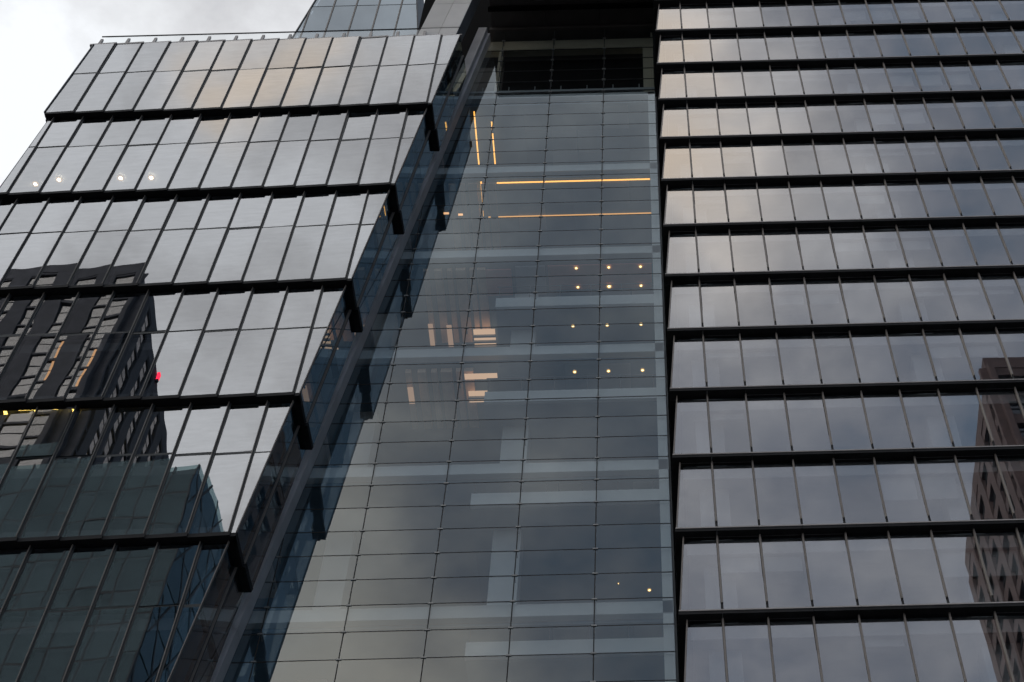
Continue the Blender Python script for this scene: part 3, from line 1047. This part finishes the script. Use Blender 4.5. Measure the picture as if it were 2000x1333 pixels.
# lower glass building in front of it
gt = 123.0 + Z0
bG = thing('teal_glass_building', 'lower dark teal glass building with diagonal bracing mirrored in the left glass', 'building', (-57, -26, 0))
cg = bG.location
nx, nf = 9, 16
bw, fh = 20.0 / nx, 4.3
pm_ = MB().box(-bw / 2 + .07, bw / 2 - .07, -.04, .0, .1, fh - .1, 'glass_teal').mesh('window_pane')
for f in range(nf):
    for i in range(nx):
        o = link('window_pane', pm_, bG, (-46.0 - bw * (i + .5) - cg.x, -10 - cg.y, gt - fh * (f + 1)), (jit(.35), 0, math.pi + jit(.5)))
    boxpart('floor_band', bG, -66.0 - cg.x, -46.0 - cg.x, 15.7, 16.03, gt - fh * (f + 1) - .12, gt - fh * (f + 1) + .09, 'frame_dark')
for i in range(nx + 1):
    x = -46.0 - bw * i
    boxpart('mullion', bG, x - .06 - cg.x, x + .06 - cg.x, 15.7, 16.05, gt - fh * nf, gt, 'frame_dark')
ny = 9
dw = 34.0 / ny
pm_ = MB().box(.0, .04, -dw / 2 + .05, dw / 2 - .05, .1, fh - .1, 'glass_teal_side').mesh('window_pane')
for f in range(nf):
    for i in range(ny):
        link('window_pane', pm_, bG, (-45.96 - cg.x, -10 - dw * (i + .5) - cg.y, gt - fh * (f + 1)), (0, jit(.5), jit(.7)))
for q in range(-10, ny + 2):
    # diagonal bracing strips climbing the side
    for s in (1, -1):
        pts = []
        y0 = -10 - dw * q
        mb = MB()
        za, zb2 = gt - fh * nf, gt
        ya, yb = y0, y0 - s * (zb2 - za) * .42
        if s == -1:
            ya = y0 - 10
            yb = ya + (zb2 - za) * .42
        # keep to the face
        def yat(z):
            return ya + (yb - ya) * (z - za) / (zb2 - za)
        zs = [z for z in (za + (zb2 - za) * k / 200 for k in range(201)) if -44 <= yat(z) <= -10.1]
        if len(zs) < 8:
            continue
        z1, z2 = zs[0], zs[-1]
        y1, y2 = yat(z1), yat(z2)
        X = -45.90 - cg.x
        mb.hexa([(X, y1 - .09 - cg.y, z1), (X + .03 + .008 * s, y1 - .09 - cg.y, z1), (X + .03 + .008 * s, y1 + .09 - cg.y, z1), (X, y1 + .09 - cg.y, z1),
                 (X, y2 - .09 - cg.y, z2), (X + .03 + .008 * s, y2 - .09 - cg.y, z2), (X + .03 + .008 * s, y2 + .09 - cg.y, z2), (X, y2 + .09 - cg.y, z2)], 'frame_dark')
        link('brace', mb.mesh('brace'), bG)
boxpart('body', bG, -65.8 - cg.x, -46.2 - cg.x, -17.8, 15.6, 0, gt - .2, 'frame_dark')

# brick tower on the right
zr = 142.2 + Z0
bR = thing('red_brick_tower', 'red brown brick tower with paired windows mirrored in the right facade', 'building', (52, -26, 0))
highrise(bR, (47.0, -10.0), (33.6, -10.0), zr, 4.4, 4.0, zr - 4.0 * 20, 1.6, 1.5, 'brick_red', 'window_dim', .45)
highrise(bR, (33.6, -10.0), (33.6, -34.0), zr, 4.0, 4.0, zr - 4.0 * 20, 1.5, 1.5, 'brick_red', 'window_dim', .45)
c = bR.location
mb = MB()
pl = [(34.15, -10.55), (34.15, -34), (47, -34), (47, -10.55)]
mb.sheet([(x - c.x, y - c.y, zr + .2) for x, y in pl[::-1]][::-1], (0, 0, -(zr + .2)), 'brick_red')
link('body', mb.mesh('body'), bR)
pl = [(40.0, -34.0), (40.0, -62), (47, -62), (47, -34.0)]
mb = MB().sheet([(x - c.x, y - c.y, zr + 1.0) for x, y in pl], (0, 0, -(zr + 1.0)), 'brick_red')
link('rear_block', mb.mesh('rear_block'), bR)


# ================================================================== lamps behind the glass
def lamp_disc(name, label, x, y, h, r, mat, group):
    """recessed downlight: trim ring and glowing lens"""
    o = thing(name, label, 'downlight', (x, y, h + Z0), group)
    mb, ring = MB(), MB()
    n = 12
    p = [(r * .72 * math.cos(2 * math.pi * i / n), -r * .72 * math.sin(2 * math.pi * i / n), -.05) for i in range(n)]
    mb.sheet(p, (0, 0, .04), mat)
    link('lens', mb.mesh('lens'), o)
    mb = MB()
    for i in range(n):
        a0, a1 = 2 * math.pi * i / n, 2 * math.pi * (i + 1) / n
        mb.hexa([(rr * math.cos(aa), rr * math.sin(aa), z) for z in (-.06, -.02) for (rr, aa) in ((r * .74, a0), (r * 1.25, a0), (r * 1.25, a1), (r * .74, a1))], 'glow_ring')
    link('glow_ring', mb.mesh('glow_ring'), o)  # self-lit orange ring stands in for the glow around the lens
    b = len(ring.v)
    for i in range(n):
        a0, a1 = 2 * math.pi * i / n, 2 * math.pi * (i + 1) / n
        q = []
        for z in (-.03, .0):
            for (rr, aa) in ((r * 1.27, a0), (r * 1.5, a0), (r * 1.5, a1), (r * 1.27, a1)):
                q.append((rr * math.cos(aa), rr * math.sin(aa), z))
        ring.hexa(q, 'steel')
    link('trim_ring', ring.mesh('trim_ring'), o)
    return o


pos3 = ('left', 'middle', 'right')
rowsD = (
    (68.66, 44.46, (-3.52, -1.94, -.40), 'front row of the third hall'),
    (68.66, 45.57, (-3.49, -1.96, -.40), 'brightest row, under the red wall'),
    (64.85, 45.22, (-3.63, -2.02, -.43), 'row below the upper balcony'),
    (60.0, 44.32, (-3.40, -1.90, -.39), 'row under the fourth slab edge'),
)
for (h, y, xs, txt) in rowsD:
    for i, x in enumerate(xs):
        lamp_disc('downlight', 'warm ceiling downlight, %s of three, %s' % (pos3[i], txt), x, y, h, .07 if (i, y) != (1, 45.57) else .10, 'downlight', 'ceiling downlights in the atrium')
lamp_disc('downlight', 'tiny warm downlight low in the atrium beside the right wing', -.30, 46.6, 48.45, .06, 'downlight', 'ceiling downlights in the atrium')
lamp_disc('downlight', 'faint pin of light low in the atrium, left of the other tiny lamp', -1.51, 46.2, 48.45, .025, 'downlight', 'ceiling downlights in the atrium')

for i, (x, y, t) in enumerate(((-30.50, 41.7, 'nearest the outer edge of the left block'), (-29.27, 41.48, 'second from the outer edge of the left block'),
                               (-26.2, 41.48, 'left of the close pair'), (-24.68, 41.5, 'right of the close pair'))):
    xx = x
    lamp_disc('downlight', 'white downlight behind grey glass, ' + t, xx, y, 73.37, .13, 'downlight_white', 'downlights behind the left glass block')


def strip(label, x0, x1, y0, y1, h, mat='led', t=.06, group='warm light strips in the atrium'):
    cx, cy = (x0 + x1) / 2, (y0 + y1) / 2
    o = thing('light_strip', label, 'light strip', (cx, cy, h + Z0), group)
    link('diffuser', MB().box(x0 - cx, x1 - cx, y0 - cy, y1 - cy, -t, -.012, mat).mesh('diffuser'), o)
    link('housing', MB().box(x0 - cx - .01, x1 - cx + .01, y0 - cy - .01, y1 - cy + .01, -.01, .03, 'steel').mesh('housing'), o)
    return o


w_ = .036
strip('warm light line running inward, left of the two under the top ceiling', -9.66 - w_, -9.66 + w_, 44.47, 47.9, 85.22)
strip('warm light line running inward, right of the two under the top ceiling', -8.72 - w_, -8.72 + w_, 45.15, 47.9, 85.22)
strip('long warm light line across the front of the second hall ceiling', -7.88, .18, 44.39, 44.45, 77.02)
strip('long thin warm light line across the back of the second hall ceiling', -8.70, .45, 46.48, 46.52, 77.02, 'led_dim')
strip('warm light line running inward at the left end of the second hall', -8.70 - w_, -8.70 + w_, 44.32, 46.44, 77.02)

# orange dashes: short strips mirrored and seen at the left of the second hall
for i, (x, y, lab) in enumerate(((-9.15, 46.46, 'short orange light dash beside the long light loop'), (-9.95, 46.30, 'short orange light dash in the middle of the three dashes'),
                                 (-10.70, 46.2, 'short orange light dash nearest the slanting channel'))):
    strip(lab, x - .14, x + .14, y - .05, y + .05, 77.02, 'led_soft')

# lit openings in the ceiling depth: a bright louvred recess and a lit bay below it
def lit_recess(label, x0, x1, y0, y1, h, n, mat='lit_room'):
    cx, cy = (x0 + x1) / 2, (y0 + y1) / 2
    o = thing('lit_recess', label, 'light', (cx, cy, h + Z0), 'lit ceiling recesses in the atrium')
    link('light_panel', MB().box(x0 - cx, x1 - cx, y0 - cy, y1 - cy, -.06, .0, mat).mesh('light_panel'), o)
    for i in range(n):
        yy = (y1 - y0) * (i + 1) / (n + 1) - (y1 - y0) / 2
        link('louvre', MB().box(x0 - cx - .02, x1 - cx + .02, yy - .05, yy + .05, -.20, -.062, 'grey_paint').mesh('louvre'), o)
    return o


lit_recess('warm lit ceiling recess crossed by dark louvres above the fourth slab edge', -8.75, -7.68, 47.6, 48.95, 68.15, 3)
lit_recess('narrow warm lit slot in the ceiling, nearest the louvred recess', -10.05, -9.80, 47.3, 48.6, 68.15, 0, 'lit_slot')
lit_recess('narrow warm lit slot in the ceiling, farthest from the louvred recess', -10.95, -10.72, 47.2, 48.5, 68.15, 0, 'lit_slot')
lit_recess('warm lit bay under the fourth white slab edge', -8.3, -6.85, 44.34, 44.62, 60.05, 0)
lit_recess('dim warm bay hanging below the fourth slab edge lit bay', -8.2, -7.35, 45.3, 45.9, 60.05, 1)
lit_recess('small warm slot under the fourth slab edge, beside the channel', -10.9, -10.65, 45.0, 45.9, 60.05, 0, 'lit_slot')

# yellow dashes of office lights behind the lower left glass
for i, (x, y, lg) in enumerate(((-25.9, 40.80, .12), (-25.0, 40.62, .30), (-24.59, 40.77, .08), (-23.82, 40.62, .10), (-23.3, 40.55, .18), (-23.06, 40.77, .10))):
    lab = ('yellow office light dash at the outer end of its row', 'longest yellow office light dash in its row', 'tiny yellow dash below the longest dash',
           'yellow dash near the centre of its row', 'yellow dash just above the last one of its row', 'last yellow dash towards the block corner')[i]
    strip(lab, x - lg, x + lg, y - .07, y + .07, 53.45, 'led_bright', .05, 'yellow office lights in the left block')
